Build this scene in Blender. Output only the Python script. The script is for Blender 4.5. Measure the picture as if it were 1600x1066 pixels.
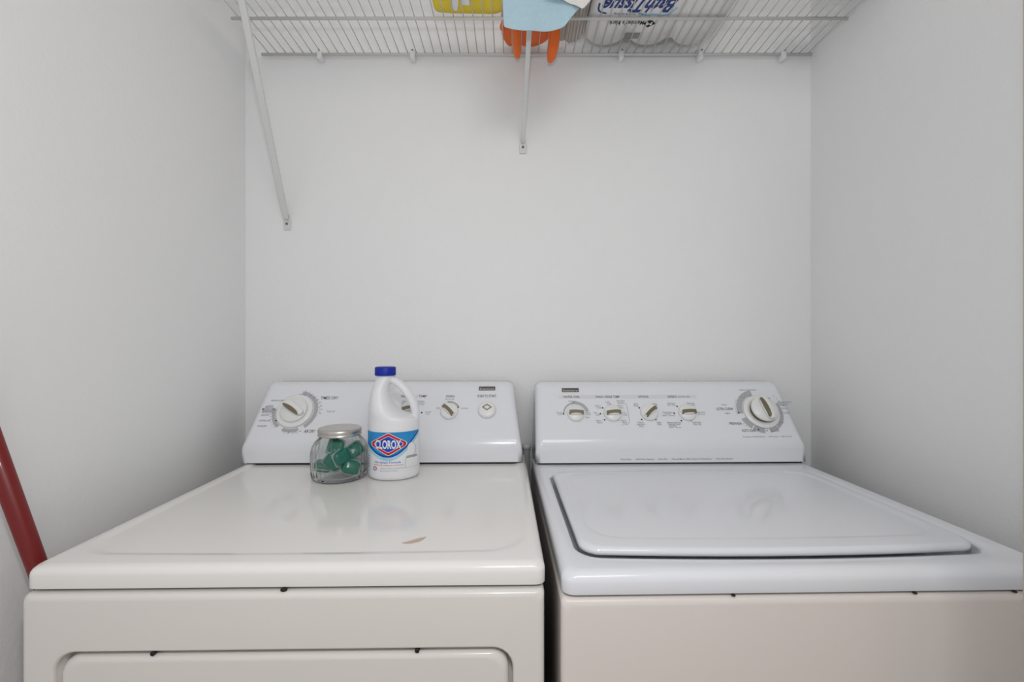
import bpy, bmesh, math, random
from mathutils import Vector, Matrix, noise

# ---------------------------------------------------------------- scene, camera, light
scene = bpy.context.scene
for o in list(bpy.data.objects):
    bpy.data.objects.remove(o)
C = scene.collection
PI = math.pi
R = math.radians
random.seed(7)

CAM_Z = 1.235
cam_data = bpy.data.cameras.new('camera')
cam_data.sensor_width = 36.0
cam_data.lens = 16.0
cam_data.clip_start = 0.02
cam = bpy.data.objects.new('camera', cam_data)
cam.location = (0.0, 0.0, CAM_Z)
cam.rotation_euler = (R(90), 0, 0)
C.objects.link(cam)
scene.camera = cam

world = bpy.data.worlds.new('world')
world.use_nodes = True
world.node_tree.nodes['Background'].inputs[0].default_value = (0.91, 0.955, 1.0, 1)
world.node_tree.nodes['Background'].inputs[1].default_value = 0.82
scene.world = world

def area(name, loc, target, size, power, color):
    l = bpy.data.lights.new(name, 'AREA')
    l.shape = 'DISK'
    l.size = size
    l.energy = power
    l.color = color
    o = bpy.data.objects.new(name, l)
    o.location = loc
    d = Vector(target) - Vector(loc)
    o.rotation_euler = d.to_track_quat('-Z', 'Y').to_euler()
    C.objects.link(o)
    return o
fl = bpy.data.lights.new('camera_flash', 'POINT')
fl.energy = 11.0
fl.shadow_soft_size = 0.035
fl.color = (0.955, 0.98, 1.0)
flo = bpy.data.objects.new('camera_flash', fl)
flo.location = (0.0, 0.02, 1.48)
C.objects.link(flo)
area('added_warm_fill', (0.32, -0.62, 2.42), (-0.30, 0.70, 0.9), 0.80, 14.0, (1.0, 0.94, 0.865))  # unseen warm fill, added to brighten the left wall and the tops

vs = scene.view_settings
vs.view_transform = 'Standard'
vs.look = 'None'
vs.exposure = -0.44
vs.gamma = 1.0
vs.use_curve_mapping = False

# ---------------------------------------------------------------- materials
def srgb(r, g, b):
    f = lambda c: (c / 255 / 12.92) if c / 255 <= 0.04045 else ((c / 255 + 0.055) / 1.055) ** 2.4
    return (f(r), f(g), f(b), 1)

def mat(name, col, rough=0.5, metal=0.0, bump=0.0, bscale=200.0, trans=0.0, ior=1.45, var=0.0, vscale=8.0, coat=0.0, sss=0.0):
    m = bpy.data.materials.new(name)
    m.use_nodes = True
    nt = m.node_tree
    b = nt.nodes['Principled BSDF']
    b.inputs['Base Color'].default_value = col
    b.inputs['Roughness'].default_value = rough
    b.inputs['Metallic'].default_value = metal
    b.inputs['Transmission Weight'].default_value = trans
    b.inputs['IOR'].default_value = ior
    b.inputs['Coat Weight'].default_value = coat
    if sss:
        b.inputs['Subsurface Weight'].default_value = sss
        b.inputs['Subsurface Radius'].default_value = (0.01, 0.01, 0.01)
    tc = nt.nodes.new('ShaderNodeTexCoord')
    if bump:
        n = nt.nodes.new('ShaderNodeTexNoise')
        n.inputs['Scale'].default_value = bscale
        n.inputs['Detail'].default_value = 3
        nt.links.new(tc.outputs['Object'], n.inputs['Vector'])
        bp = nt.nodes.new('ShaderNodeBump')
        bp.inputs['Strength'].default_value = bump
        bp.inputs['Distance'].default_value = 0.002
        nt.links.new(n.outputs['Fac'], bp.inputs['Height'])
        nt.links.new(bp.outputs['Normal'], b.inputs['Normal'])
    if var:
        n2 = nt.nodes.new('ShaderNodeTexNoise')
        n2.inputs['Scale'].default_value = vscale
        n2.inputs['Detail'].default_value = 4
        nt.links.new(tc.outputs['Object'], n2.inputs['Vector'])
        mx = nt.nodes.new('ShaderNodeMix')
        mx.data_type = 'RGBA'
        mx.inputs[6].default_value = tuple(c * (1 - var) for c in col[:3]) + (1,)
        mx.inputs[7].default_value = tuple(min(1, c * (1 + var)) for c in col[:3]) + (1,)
        nt.links.new(n2.outputs['Fac'], mx.inputs[0])
        nt.links.new(mx.outputs[2], b.inputs['Base Color'])
    return m

M = {}
M['wall'] = mat('wall_paint', (0.87, 0.87, 0.875, 1), 0.55, bump=0.35, bscale=130, var=0.012, vscale=3)
M['ceiling'] = mat('ceiling_paint', (0.88, 0.88, 0.88, 1), 0.8, bump=0.3, bscale=90)
M['floor'] = mat('floor_tile', (0.48, 0.36, 0.27, 1), 0.45, bump=0.2, bscale=40, var=0.15, vscale=6)
M['door'] = mat('door_paint', (0.50, 0.46, 0.40, 1), 0.5, bump=0.1, bscale=60)
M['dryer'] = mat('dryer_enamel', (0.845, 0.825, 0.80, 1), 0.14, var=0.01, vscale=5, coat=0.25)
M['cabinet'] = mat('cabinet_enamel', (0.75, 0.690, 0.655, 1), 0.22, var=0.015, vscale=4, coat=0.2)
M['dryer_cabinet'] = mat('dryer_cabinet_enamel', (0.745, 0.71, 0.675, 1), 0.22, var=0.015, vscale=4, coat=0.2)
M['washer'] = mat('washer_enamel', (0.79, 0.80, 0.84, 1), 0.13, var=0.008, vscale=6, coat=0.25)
M['console'] = mat('console_plastic', (0.82, 0.83, 0.87, 1), 0.18, coat=0.2)
M['knob'] = mat('knob_plastic', (0.84, 0.84, 0.83, 1), 0.3, coat=0.3)
M['inlay'] = mat('inlay_olive_metal', (0.22, 0.19, 0.12, 1), 0.35, metal=0.6)
M['print'] = mat('print_dark', (0.055, 0.055, 0.06, 1), 0.6)
M['print2'] = mat('print_mid_grey', (0.20, 0.20, 0.21, 1), 0.6)
M['arc'] = mat('print_light_grey', (0.45, 0.45, 0.47, 1), 0.6)
M['strip'] = mat('print_pale_grey', (0.73, 0.735, 0.765, 1), 0.3)
M['black'] = mat('black_rubber_and_gap_shade', (0.012, 0.011, 0.010, 1), 0.7)  # rubber parts, and the painted shade strips under the consoles
M['badge'] = mat('badge_metal', (0.16, 0.145, 0.14, 1), 0.3, metal=0.8)
M['silver'] = mat('badge_silver', (0.62, 0.61, 0.60, 1), 0.3, metal=0.8)
M['lidmetal'] = mat('brushed_metal_lid', (0.62, 0.59, 0.56, 1), 0.32, metal=1.0, bump=0.05, bscale=300)
def clear_glass():
    m = mat('clear_glass', (0.99, 1.0, 0.995, 1), 0.02, trans=1.0, ior=1.45)
    nt = m.node_tree
    out = nt.nodes['Material Output']
    pb = nt.nodes['Principled BSDF']
    tr = nt.nodes.new('ShaderNodeBsdfTransparent')
    tr.inputs[0].default_value = (0.992, 1.0, 0.997, 1)
    gl = nt.nodes.new('ShaderNodeBsdfGlossy')
    gl.inputs['Roughness'].default_value = 0.03
    lw = nt.nodes.new('ShaderNodeLayerWeight')
    lw.inputs[0].default_value = 0.10
    m1 = nt.nodes.new('ShaderNodeMixShader')
    nt.links.new(lw.outputs['Fresnel'], m1.inputs[0])
    nt.links.new(tr.outputs[0], m1.inputs[1])
    nt.links.new(gl.outputs[0], m1.inputs[2])
    m2 = nt.nodes.new('ShaderNodeMixShader')
    m2.inputs[0].default_value = 0.12
    nt.links.new(m1.outputs[0], m2.inputs[1])
    nt.links.new(pb.outputs[0], m2.inputs[2])
    nt.links.new(m2.outputs[0], out.inputs['Surface'])
    return m
M['glass'] = clear_glass()
M['podgreen'] = mat('pod_green_gel', (0.0, 0.135, 0.088, 1), 0.15, trans=0.0, coat=0.4, var=0.25, vscale=60)
M['podfilm'] = mat('pod_clear_film', (0.62, 0.74, 0.70, 1), 0.15, trans=0.6, coat=0.3)
M['hdpe'] = mat('white_bottle_plastic', (0.82, 0.825, 0.85, 1), 0.35, sss=0.15)
M['capblue'] = mat('blue_cap_plastic', (0.001, 0.020, 0.34, 1), 0.45)
M['labwhite'] = mat('label_white', (0.80, 0.81, 0.83, 1), 0.4)
M['labblue'] = mat('label_bright_blue', (0.02, 0.27, 0.62, 1), 0.35, var=0.45, vscale=24)
M['labnavy'] = mat('label_dark_blue', (0.01, 0.06, 0.33, 1), 0.35)
M['labcyan'] = mat('label_light_cyan', (0.36, 0.64, 0.80, 1), 0.35, var=0.2, vscale=50)
M['labred'] = mat('label_red', (0.56, 0.01, 0.025, 1), 0.35)
M['emblue'] = mat('emblem_blue', (0.012, 0.06, 0.45, 1), 0.35)
M['labgrey'] = mat('label_grey', (0.35, 0.36, 0.40, 1), 0.5)
M['lablight'] = mat('label_pale_grey', (0.58, 0.60, 0.65, 1), 0.4)
M['wire'] = mat('white_vinyl_wire', (0.66, 0.65, 0.63, 1), 0.4)
M['brace'] = mat('white_brace_metal', (0.70, 0.71, 0.70, 1), 0.35)
M['clip'] = mat('white_clip_plastic', (0.84, 0.84, 0.84, 1), 0.35)
M['screw'] = mat('steel_screw', (0.22, 0.22, 0.22, 1), 0.35, metal=0.9)
M['pipe'] = mat('grey_pipe', (0.36, 0.355, 0.335, 1), 0.5)
M['blue_cloth'] = mat('blue_terry_cloth', (0.50, 0.69, 0.79, 1), 0.95, bump=0.9, bscale=700, var=0.07, vscale=120)
M['towel'] = mat('off_white_towel_shaded', (0.62, 0.575, 0.53, 1), 0.95, bump=0.9, bscale=600, var=0.08, vscale=80)  # darker tone: shade on the folded part put into the colour
M['towel_lit'] = mat('off_white_towel_lit', (0.80, 0.78, 0.75, 1), 0.95, bump=0.7, bscale=500)  # same towel, lighter: light on the hanging corner put into the colour
M['orange'] = mat('orange_rubber', (0.95, 0.17, 0.012, 1), 0.35, bump=0.15, bscale=150)
M['yellow'] = mat('yellow_cloth', (0.90, 0.70, 0.07, 1), 0.8, bump=0.5, bscale=300, var=0.06, vscale=60)
M['film'] = mat('white_plastic_film', (0.78, 0.77, 0.755, 1), 0.3, bump=0.15, bscale=40)
M['navyprint'] = mat('navy_print', (0.012, 0.035, 0.20, 1), 0.4)
M['paleprint'] = mat('pale_blue_print', (0.36, 0.60, 0.78, 1), 0.4)
M['bag'] = mat('clear_plastic_bag', (0.86, 0.86, 0.86, 1), 0.18, trans=0.55)
M['red'] = mat('red_handle_paint', (0.18, 0.004, 0.004, 1), 0.4, coat=0.2)
M['chip'] = mat('bare_primer', (0.60, 0.45, 0.37, 1), 0.6, var=0.2, vscale=120)
M['bristle'] = mat('broom_bristle', (0.35, 0.30, 0.20, 1), 0.9)

# ---------------------------------------------------------------- helpers
def obj(name, verts, faces, m, parent=None, smooth=True, loc=None, rot=None, bevel=0.0, seg=3, wn=False, angle=28):
    me = bpy.data.meshes.new(name)
    me.from_pydata([tuple(v) for v in verts], [], faces)
    me.update()
    bm = bmesh.new()
    bm.from_mesh(me)
    bmesh.ops.recalc_face_normals(bm, faces=bm.faces)
    bm.to_mesh(me)
    bm.free()
    me.polygons.foreach_set('use_smooth', [smooth] * len(me.polygons))
    me.materials.append(M[m])
    o = bpy.data.objects.new(name, me)
    C.objects.link(o)
    if parent:
        o.parent = parent
    if loc:
        o.location = loc
    if rot:
        o.rotation_euler = rot
    if bevel:
        b = o.modifiers.new('bevel', 'BEVEL')
        b.width = bevel
        b.segments = seg
        b.limit_method = 'ANGLE'
        b.angle_limit = R(angle)
    if wn:
        w = o.modifiers.new('weighted', 'WEIGHTED_NORMAL')
        w.weight = 100
        w.keep_sharp = False
    return o

def raw(name, verts, faces, m, parent=None, loc=None, rot=None):
    """flat print: keep the winding that is given, no smoothing"""
    me = bpy.data.meshes.new(name)
    me.from_pydata([tuple(v) for v in verts], [], faces)
    me.update()
    me.materials.append(M[m])
    o = bpy.data.objects.new(name, me)
    C.objects.link(o)
    if parent:
        o.parent = parent
    if loc:
        o.location = loc
    if rot:
        o.rotation_euler = rot
    return o

def thing(name, label, cat, loc=(0, 0, 0), rotz=0.0, group=None):
    o = bpy.data.objects.new(name, None)
    C.objects.link(o)
    o.empty_display_size = 0.05
    o.location = loc
    o.rotation_euler = (0, 0, rotz)
    return tag(o, label, cat, group)

def tag(o, label, cat, group=None):
    o['label'] = label
    o['category'] = cat
    if group:
        o['group'] = group
    return o

def struct(o):
    o['kind'] = 'structure'
    return o

def boxg(x0, x1, y0, y1, z0, z1):
    v = [(x0, y0, z0), (x1, y0, z0), (x1, y1, z0), (x0, y1, z0), (x0, y0, z1), (x1, y0, z1), (x1, y1, z1), (x0, y1, z1)]
    f = [(0, 3, 2, 1), (4, 5, 6, 7), (0, 1, 5, 4), (1, 2, 6, 5), (2, 3, 7, 6), (3, 0, 4, 7)]
    return v, f

def rr2(a0, a1, b0, b1, r, n=6, m=8):
    """rounded rectangle, counter-clockwise, with m extra points on each straight side"""
    pts = []
    cs = [((a1 - r, b0 + r), -90), ((a1 - r, b1 - r), 0), ((a0 + r, b1 - r), 90), ((a0 + r, b0 + r), 180)]
    for k, ((ca, cb), st) in enumerate(cs):
        for i in range(n + 1):
            t = R(st + 90 * i / n)
            pts.append((ca + r * math.cos(t), cb + r * math.sin(t)))
        (na, nb), ns = cs[(k + 1) % 4]
        t = R(ns)
        q = (na + r * math.cos(t), nb + r * math.sin(t))
        p = pts[-1]
        for i in range(1, m + 1):
            s = i / (m + 1)
            pts.append((p[0] + (q[0] - p[0]) * s, p[1] + (q[1] - p[1]) * s))
    return pts

def loft(loops, cap0=True, cap1=True, closed=True):
    n = len(loops[0])
    v = [p for l in loops for p in l]
    f = []
    for k in range(len(loops) - 1):
        for i in range(n if closed else n - 1):
            j = (i + 1) % n
            f.append((k * n + i, k * n + j, (k + 1) * n + j, (k + 1) * n + i))
    if cap0:
        f.append(tuple(range(n))[::-1])
    if cap1:
        f.append(tuple(range((len(loops) - 1) * n, len(loops) * n)))
    return v, f

def lathe(prof, n=40, rib=None, cap0=True, cap1=True):
    loops = []
    for (r, z) in prof:
        l = []
        for i in range(n):
            a = 2 * PI * i / n
            rr = r if rib is None else r + rib(a, z, r)
            l.append((rr * math.cos(a), rr * math.sin(a), z))
        loops.append(l)
    return loft(loops, cap0, cap1)

def tube(pts, rad, n=8):
    """round bar through points; rad is a number or a list"""
    pts = [Vector(p) for p in pts]
    loops = []
    for i, p in enumerate(pts):
        a = pts[max(0, i - 1)]
        b = pts[min(len(pts) - 1, i + 1)]
        d = (b - a).normalized()
        up = Vector((0, 0, 1)) if abs(d.z) < 0.95 else Vector((1, 0, 0))
        s = d.cross(up).normalized()
        t = s.cross(d).normalized()
        r = rad[i] if isinstance(rad, (list, tuple)) else rad
        loops.append([tuple(p + (s * math.cos(2 * PI * k / n) + t * math.sin(2 * PI * k / n)) * r) for k in range(n)])
    return loft(loops)

def merge(parts):
    V, F = [], []
    for v, f in parts:
        o = len(V)
        V += [tuple(p) for p in v]
        F += [tuple(i + o for i in q) for q in f]
    return V, F

def xf(vf, mtx):
    return [tuple(mtx @ Vector(p)) for p in vf[0]], vf[1]

def blob(ax, ay, az, e1=0.6, e2=0.6, nu=24, nv=12, half=False):
    """superellipsoid; half keeps the upper half with a flat base"""
    sp = lambda w, e: math.copysign(abs(w) ** e, w)
    loops = []
    v0 = 0.0 if half else -PI / 2 + 0.05
    for j in range(nv + 1):
        t = v0 + (PI / 2 - 0.03 - v0) * j / nv
        l = []
        for i in range(nu):
            a = 2 * PI * i / nu
            l.append((ax * sp(math.cos(t), e1) * sp(math.cos(a), e2), ay * sp(math.cos(t), e1) * sp(math.sin(a), e2), az * sp(math.sin(t), e1)))
        loops.append(l)
    return loft(loops)

_fc = bpy.data.curves.new('tmp_font', 'FONT')
_fo = bpy.data.objects.new('tmp_font', _fc)
C.objects.link(_fo)
_cache = {}
def glyphs(s, bold=0.0, res=2):
    """outline text as a flat mesh, normalised to width 1 and cap height 1"""
    k = (s, bold, res)
    if k not in _cache:
        _fc.body = s
        _fc.size = 1.0
        _fc.offset = bold
        _fc.resolution_u = res
        _fc.align_x = 'LEFT'
        bpy.context.view_layer.update()
        dg = bpy.context.evaluated_depsgraph_get()
        ev = _fo.evaluated_get(dg)
        me = ev.to_mesh()
        v = [(p.co.x, p.co.y) for p in me.vertices]
        f = [tuple(p.vertices) for p in me.polygons]
        ev.to_mesh_clear()
        x0 = min(p[0] for p in v)
        x1 = max(p[0] for p in v)
        _cache[k] = ([((p[0] - x0) / (x1 - x0), p[1] / 0.70) for p in v], f)
    return _cache[k]

def text2(s, cx, cy, w, h, bold=0.01, res=2):
    """text in a plane, centred at (cx, cy), w wide, capitals h high"""
    v, f = glyphs(s, bold, res)
    return [(cx + (p[0] - 0.5) * w, cy + (p[1] - 0.5) * h) for p in v], f

def up3(vf2, z=0.0):
    return [(p[0], p[1], z) for p in vf2[0]], vf2[1]

def disc2(cx, cy, r, n=10, ry=None):
    ry = ry or r
    return [(cx + r * math.cos(2 * PI * i / n), cy + ry * math.sin(2 * PI * i / n)) for i in range(n)], [tuple(range(n))]

def ring2(cx, cy, r0, r1, a0, a1, n=24):
    v, f = [], []
    for i in range(n + 1):
        a = R(a0 + (a1 - a0) * i / n)
        v += [(cx + r0 * math.cos(a), cy + r0 * math.sin(a)), (cx + r1 * math.cos(a), cy + r1 * math.sin(a))]
        if i:
            f.append((2 * i - 2, 2 * i - 1, 2 * i + 1, 2 * i) if a1 > a0 else (2 * i - 2, 2 * i, 2 * i + 1, 2 * i - 1))
    return v, f

def line2(pts, w):
    v, f = [], []
    for i, p in enumerate(pts):
        a = Vector(pts[max(0, i - 1)])
        b = Vector(pts[min(len(pts) - 1, i + 1)])
        d = (b - a).normalized()
        nrm = Vector((-d.y, d.x)) * w / 2
        v += [(p[0] - nrm.x, p[1] - nrm.y), (p[0] + nrm.x, p[1] + nrm.y)]
        if i:
            f.append((2 * i - 2, 2 * i, 2 * i + 1, 2 * i - 1))
    return v, f

def cylg(p, q, r, n=14):
    return tube([p, q], r, n)

# ---------------------------------------------------------------- the room
WL, WR, WB, WF, HT = -0.796, 0.893, 1.36, -1.0, 2.45
def slab(name, x0, x1, y0, y1, z0, z1, m):
    v, f = boxg(x0, x1, y0, y1, z0, z1)
    return struct(obj(name, v, f, m, smooth=False))
slab('floor', WL - .1, WR + .1, WF, WB + .1, -0.1, 0.0, 'floor')
slab('ceiling', WL - .1, WR + .1, WF, WB + .1, HT, HT + .1, 'ceiling')
slab('wall_back', WL - .1, WR + .1, WB, WB + .1, 0.0, HT, 'wall')
slab('wall_left', WL - .1, WL, WF, WB, 0.0, HT, 'wall')
slab('wall_right', WR, WR + .1, WF, WB, 0.0, HT, 'wall')
v, f = boxg(0.600, 0.635, 0.08, 0.537, 0.01, 2.03)
struct(obj('door_1', v, f, 'door', bevel=0.004, smooth=False))

# ---------------------------------------------------------------- control panel print: text, across, up, width, height (metres on the panel)
DRYER_TEXT = [
    ('TIMED DRY', -0.1723, 0.1334, 0.0478, 0.0091), ('Touch Up', -0.1604, 0.093, 0.0226, 0.0051), ('AIR DRY', -0.2041, 0.036, 0.0288, 0.0087), ('AUTO', -0.33, 0.1077, 0.021, 0.007), ('MOISTURE', -0.3295, 0.1001, 0.0348, 0.007),
    ('SENSING', -0.3309, 0.0927, 0.0295, 0.007), ('LESS DRY', -0.3333, 0.083, 0.0225, 0.005), ('NORMAL DRY', -0.3303, 0.0665, 0.0309, 0.005), ('MORE DRY', -0.3326, 0.0509, 0.0255, 0.005), ('WRINKLE GUARD', -0.3124, 0.1259, 0.037, 0.0043),
    ('FABRIC', 0.0379, 0.1382, 0.0267, 0.0076), ('/ TEMP', 0.0813, 0.1381, 0.0285, 0.0076), ('Heavy', 0.0352, 0.1231, 0.0106, 0.0044), ('Cotton', 0.0359, 0.1181, 0.0159, 0.0043), ('High', 0.0365, 0.113, 0.0141, 0.0043),
    ('Delicate', 0.0811, 0.123, 0.0177, 0.0044), ('Knits', 0.0807, 0.118, 0.0212, 0.0043), ('Low', 0.0812, 0.1129, 0.0194, 0.0043), ('Air Fluff', 0.1035, 0.0899, 0.0157, 0.0043), ('Only', 0.1023, 0.0843, 0.0087, 0.0043),
    ('SIGNAL', 0.1613, 0.1379, 0.0249, 0.0072), ('End of Cycle', 0.1601, 0.1291, 0.0249, 0.0044), ('Medium', 0.1606, 0.1205, 0.0159, 0.0044), ('Off', 0.1295, 0.1016, 0.0088, 0.0047), ('Louder', 0.2021, 0.1014, 0.0193, 0.0043),
    ('PUSH TO START', 0.2627, 0.1383, 0.0518, 0.0084), ('80', -0.2538, 0.1434, 0.0064, 0.0044), ('70', -0.2414, 0.1434, 0.0064, 0.0044), ('60', -0.2266, 0.1404, 0.0064, 0.0044), ('50', -0.2147, 0.1345, 0.0064, 0.0044),
    ('40', -0.2044, 0.1276, 0.0064, 0.0043), ('30', -0.196, 0.1198, 0.0063, 0.0043), ('20', -0.1907, 0.1092, 0.0063, 0.0043), ('10', -0.1884, 0.0987, 0.0063, 0.0043), ('5', -0.1885, 0.0874, 0.0062, 0.0043),
    ('20', -0.2572, 0.0336, 0.0061, 0.0042), ('10', -0.2429, 0.0335, 0.0061, 0.0042), ('30', -0.2293, 0.0361, 0.0061, 0.0042),
]
WASHER_TEXT = [
    ('WATER LEVEL', -0.252, 0.1367, 0.0461, 0.0067), ('Medium', -0.2514, 0.1238, 0.0194, 0.0043), ('Load', -0.2509, 0.1188, 0.0105, 0.0043), ('Small', -0.2899, 0.0899, 0.0139, 0.0043), ('Load', -0.2886, 0.0847, 0.0104, 0.0043),
    ('Super', -0.2117, 0.0893, 0.0139, 0.0043), ('Load', -0.2113, 0.0844, 0.0121, 0.0043), ('Reset', -0.2139, 0.0758, 0.0104, 0.0043), ('WASH / RINSE TEMP', -0.1524, 0.1366, 0.0674, 0.0068), ('Cold /', -0.1535, 0.1208, 0.0123, 0.0043),
    ('Cold', -0.1507, 0.1149, 0.0105, 0.0043), ('Auto Temp', -0.1175, 0.1245, 0.023, 0.0044), ('Control', -0.1183, 0.1195, 0.0159, 0.0043), ('Warm /', -0.1206, 0.1095, 0.0158, 0.0047), ('Warm', -0.1188, 0.1037, 0.0123, 0.0047),
    ('Warm /', -0.1822, 0.1097, 0.0158, 0.0047), ('Cold', -0.1803, 0.1037, 0.0122, 0.0047), ('Hot /', -0.1899, 0.0892, 0.0104, 0.0047), ('Cold', -0.1862, 0.083, 0.0104, 0.0047), ('Cool /', -0.113, 0.0889, 0.0122, 0.0047),
    ('Cold', -0.1114, 0.0827, 0.0104, 0.0047), ('Warm /', -0.1848, 0.0658, 0.0155, 0.005), ('Warm', -0.1828, 0.0601, 0.0137, 0.005), ('Warm /', -0.1174, 0.0656, 0.0155, 0.005), ('Warm', -0.1156, 0.0598, 0.0137, 0.005),
    ('OPTIONS', -0.0523, 0.1364, 0.0284, 0.0068), ('2nd', -0.0773, 0.1151, 0.0106, 0.0047), ('Rinse', -0.0765, 0.1093, 0.0123, 0.0047), ('Both', -0.0241, 0.1149, 0.0106, 0.0047), ('Off', -0.0217, 0.1091, 0.0088, 0.0047),
    ('Soak &', -0.0723, 0.0604, 0.0155, 0.005), ('Second', -0.0733, 0.0549, 0.0206, 0.005), ('Rinse', -0.0724, 0.0496, 0.0103, 0.005), ('Soak', -0.023, 0.0602, 0.012, 0.005), ('Only', -0.0232, 0.0547, 0.0103, 0.005),
    ('SPEEDS', 0.0283, 0.1362, 0.0249, 0.0068), ('(AGITATE / SPIN)', 0.0614, 0.1357, 0.0338, 0.0048), ('Delicate', 0.0215, 0.1163, 0.0212, 0.0047), ('(slow / slow)', 0.0213, 0.1111, 0.0229, 0.0039), ('Normal', 0.0757, 0.1161, 0.0194, 0.0047),
    ('(fast / fast)', 0.0763, 0.1109, 0.0211, 0.0039), ('Permanent', 0.0064, 0.0899, 0.0262, 0.0047), ('Press', 0.0063, 0.0852, 0.0157, 0.0043), ('(fast / slow)', 0.007, 0.0803, 0.033, 0.0039), ('Heavy Duty', 0.0969, 0.0896, 0.0262, 0.0047),
    ('(fast / fast)', 0.0973, 0.0837, 0.0192, 0.0039), ('Permanent Press', 0.0176, 0.0596, 0.0378, 0.005), ('Delicate Wash', 0.0174, 0.0545, 0.0326, 0.005), ('Hand Wash', 0.0121, 0.0498, 0.0206, 0.0042), ('(slow / slow)', 0.0173, 0.0457, 0.0325, 0.0038),
    ('Quick Wash', 0.0792, 0.0594, 0.0224, 0.005), ('(slow / fast)', 0.0797, 0.0542, 0.0206, 0.0042), ('CLEAN CYCLE CONTROL', 0.2469, 0.1565, 0.0487, 0.0044), ('Heavy', 0.1683, 0.1119, 0.0141, 0.0047), ('ULTRA CLEAN', 0.1658, 0.0992, 0.0456, 0.0075),
    ('Light', 0.1703, 0.0866, 0.014, 0.0047), ('PREWASH', 0.1836, 0.056, 0.0327, 0.0073), ('AUTO SOAK', 0.2141, 0.0357, 0.0376, 0.0073), ('PERMANENT', 0.3387, 0.1179, 0.0391, 0.0056), ('PRESS', 0.3325, 0.1104, 0.0248, 0.0055),
    ('Normal', 0.3327, 0.1005, 0.0141, 0.0043), ('Knit / Delicate', 0.3279, 0.0868, 0.0298, 0.0043), ('Rinse', 0.3103, 0.0585, 0.0121, 0.0043), ('Spin', 0.2958, 0.0444, 0.0086, 0.0042), ('Off', 0.2615, 0.0351, 0.0085, 0.0042),
    ('DELICATE', 0.2839, 0.0349, 0.0239, 0.0054), ('Heavy', 0.226, 0.1348, 0.0125, 0.004), ('Light', 0.2479, 0.1387, 0.0107, 0.004), ('Off', 0.2979, 0.1306, 0.0107, 0.004), ('Energy Saver: Cold Wash & Rinse', 0.2227, 0.0186, 0.0593, 0.0038),
    ('Pull To Start', 0.2751, 0.0187, 0.0255, 0.0038), ('Push To Stop', 0.3096, 0.0189, 0.0272, 0.0038),
]
DRYER_DOTS = [
    (0.0412, 0.1096), (0.047, 0.0905), (0.0862, 0.0885), (0.1462, 0.1131), (0.1845, 0.1044),
    (-0.3005, 0.0664),
]
WASHER_DOTS = [
    (-0.2784, 0.0858), (-0.2508, 0.1097), (-0.2233, 0.0855), (-0.1698, 0.1031), (-0.1506, 0.109),
    (-0.178, 0.0859), (-0.1689, 0.068), (-0.1318, 0.0678), (-0.1222, 0.0857), (-0.069, 0.1029),
    (-0.0682, 0.0685), (-0.0302, 0.0683), (0.0363, 0.1068), (0.063, 0.1073), (0.0236, 0.0865),
    (0.0785, 0.0862), (0.0387, 0.0647), (0.0648, 0.065), (0.2013, 0.0871), (0.2409, 0.0383),
    (0.2988, 0.1132),
]
BOX = [
    (-0.1268, 0.1156), (-0.1038, 0.1156), (-0.102, 0.1098), (-0.1017, 0.0627), (-0.1078, 0.0545),
    (-0.127, 0.0528),
]
# ---------------------------------------------------------------- appliances
PHI = math.atan2(0.149, 0.098)          # lean of the sloping control panel
PROT = (PHI, 0, 0)
SL = math.hypot(0.098, 0.149)

def console(parent, xl, xr, tl, tr, P0y, back):
    """control housing: upright lower band, sloping face, flat top"""
    z0, zc, zt = 0.9155, 0.966, 1.118
    yt = P0y + 0.098
    prof = [(P0y, z0, 0), (P0y, zc, 0), (yt + 0.002, zt, 1), (back, zt, 1), (back, z0, 0)]
    L = [(xl + tl * t, y, z) for (y, z, t) in prof]
    Rr = [(xr - tr * t, y, z) for (y, z, t) in prof]
    n = len(prof)
    v = L + Rr
    f = [(i, (i + 1) % n, n + (i + 1) % n, n + i) for i in range(n)]
    f += [tuple(range(n))[::-1], tuple(range(n, 2 * n))]
    o = obj('console', v, f, 'console', parent)
    wt = {(0, n): .12, (1, n + 1): .8, (2, n + 2): .9, (0, 1): .75, (1, 2): 1, (2, 3): .9, (n, n + 1): .75, (n + 1, n + 2): 1, (n + 2, n + 3): .9}
    at = o.data.attributes.new('bevel_weight_edge', 'FLOAT', 'EDGE')
    for e in o.data.edges:
        at.data[e.index].value = wt.get(tuple(sorted(e.vertices)), 0.0)
    b = o.modifiers.new('bevel', 'BEVEL')
    b.width = .021
    b.segments = 6
    b.limit_method = 'WEIGHT'
    b.use_clamp_overlap = False
    w = o.modifiers.new('weighted', 'WEIGHTED_NORMAL')
    w.weight = 100
    return o

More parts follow.
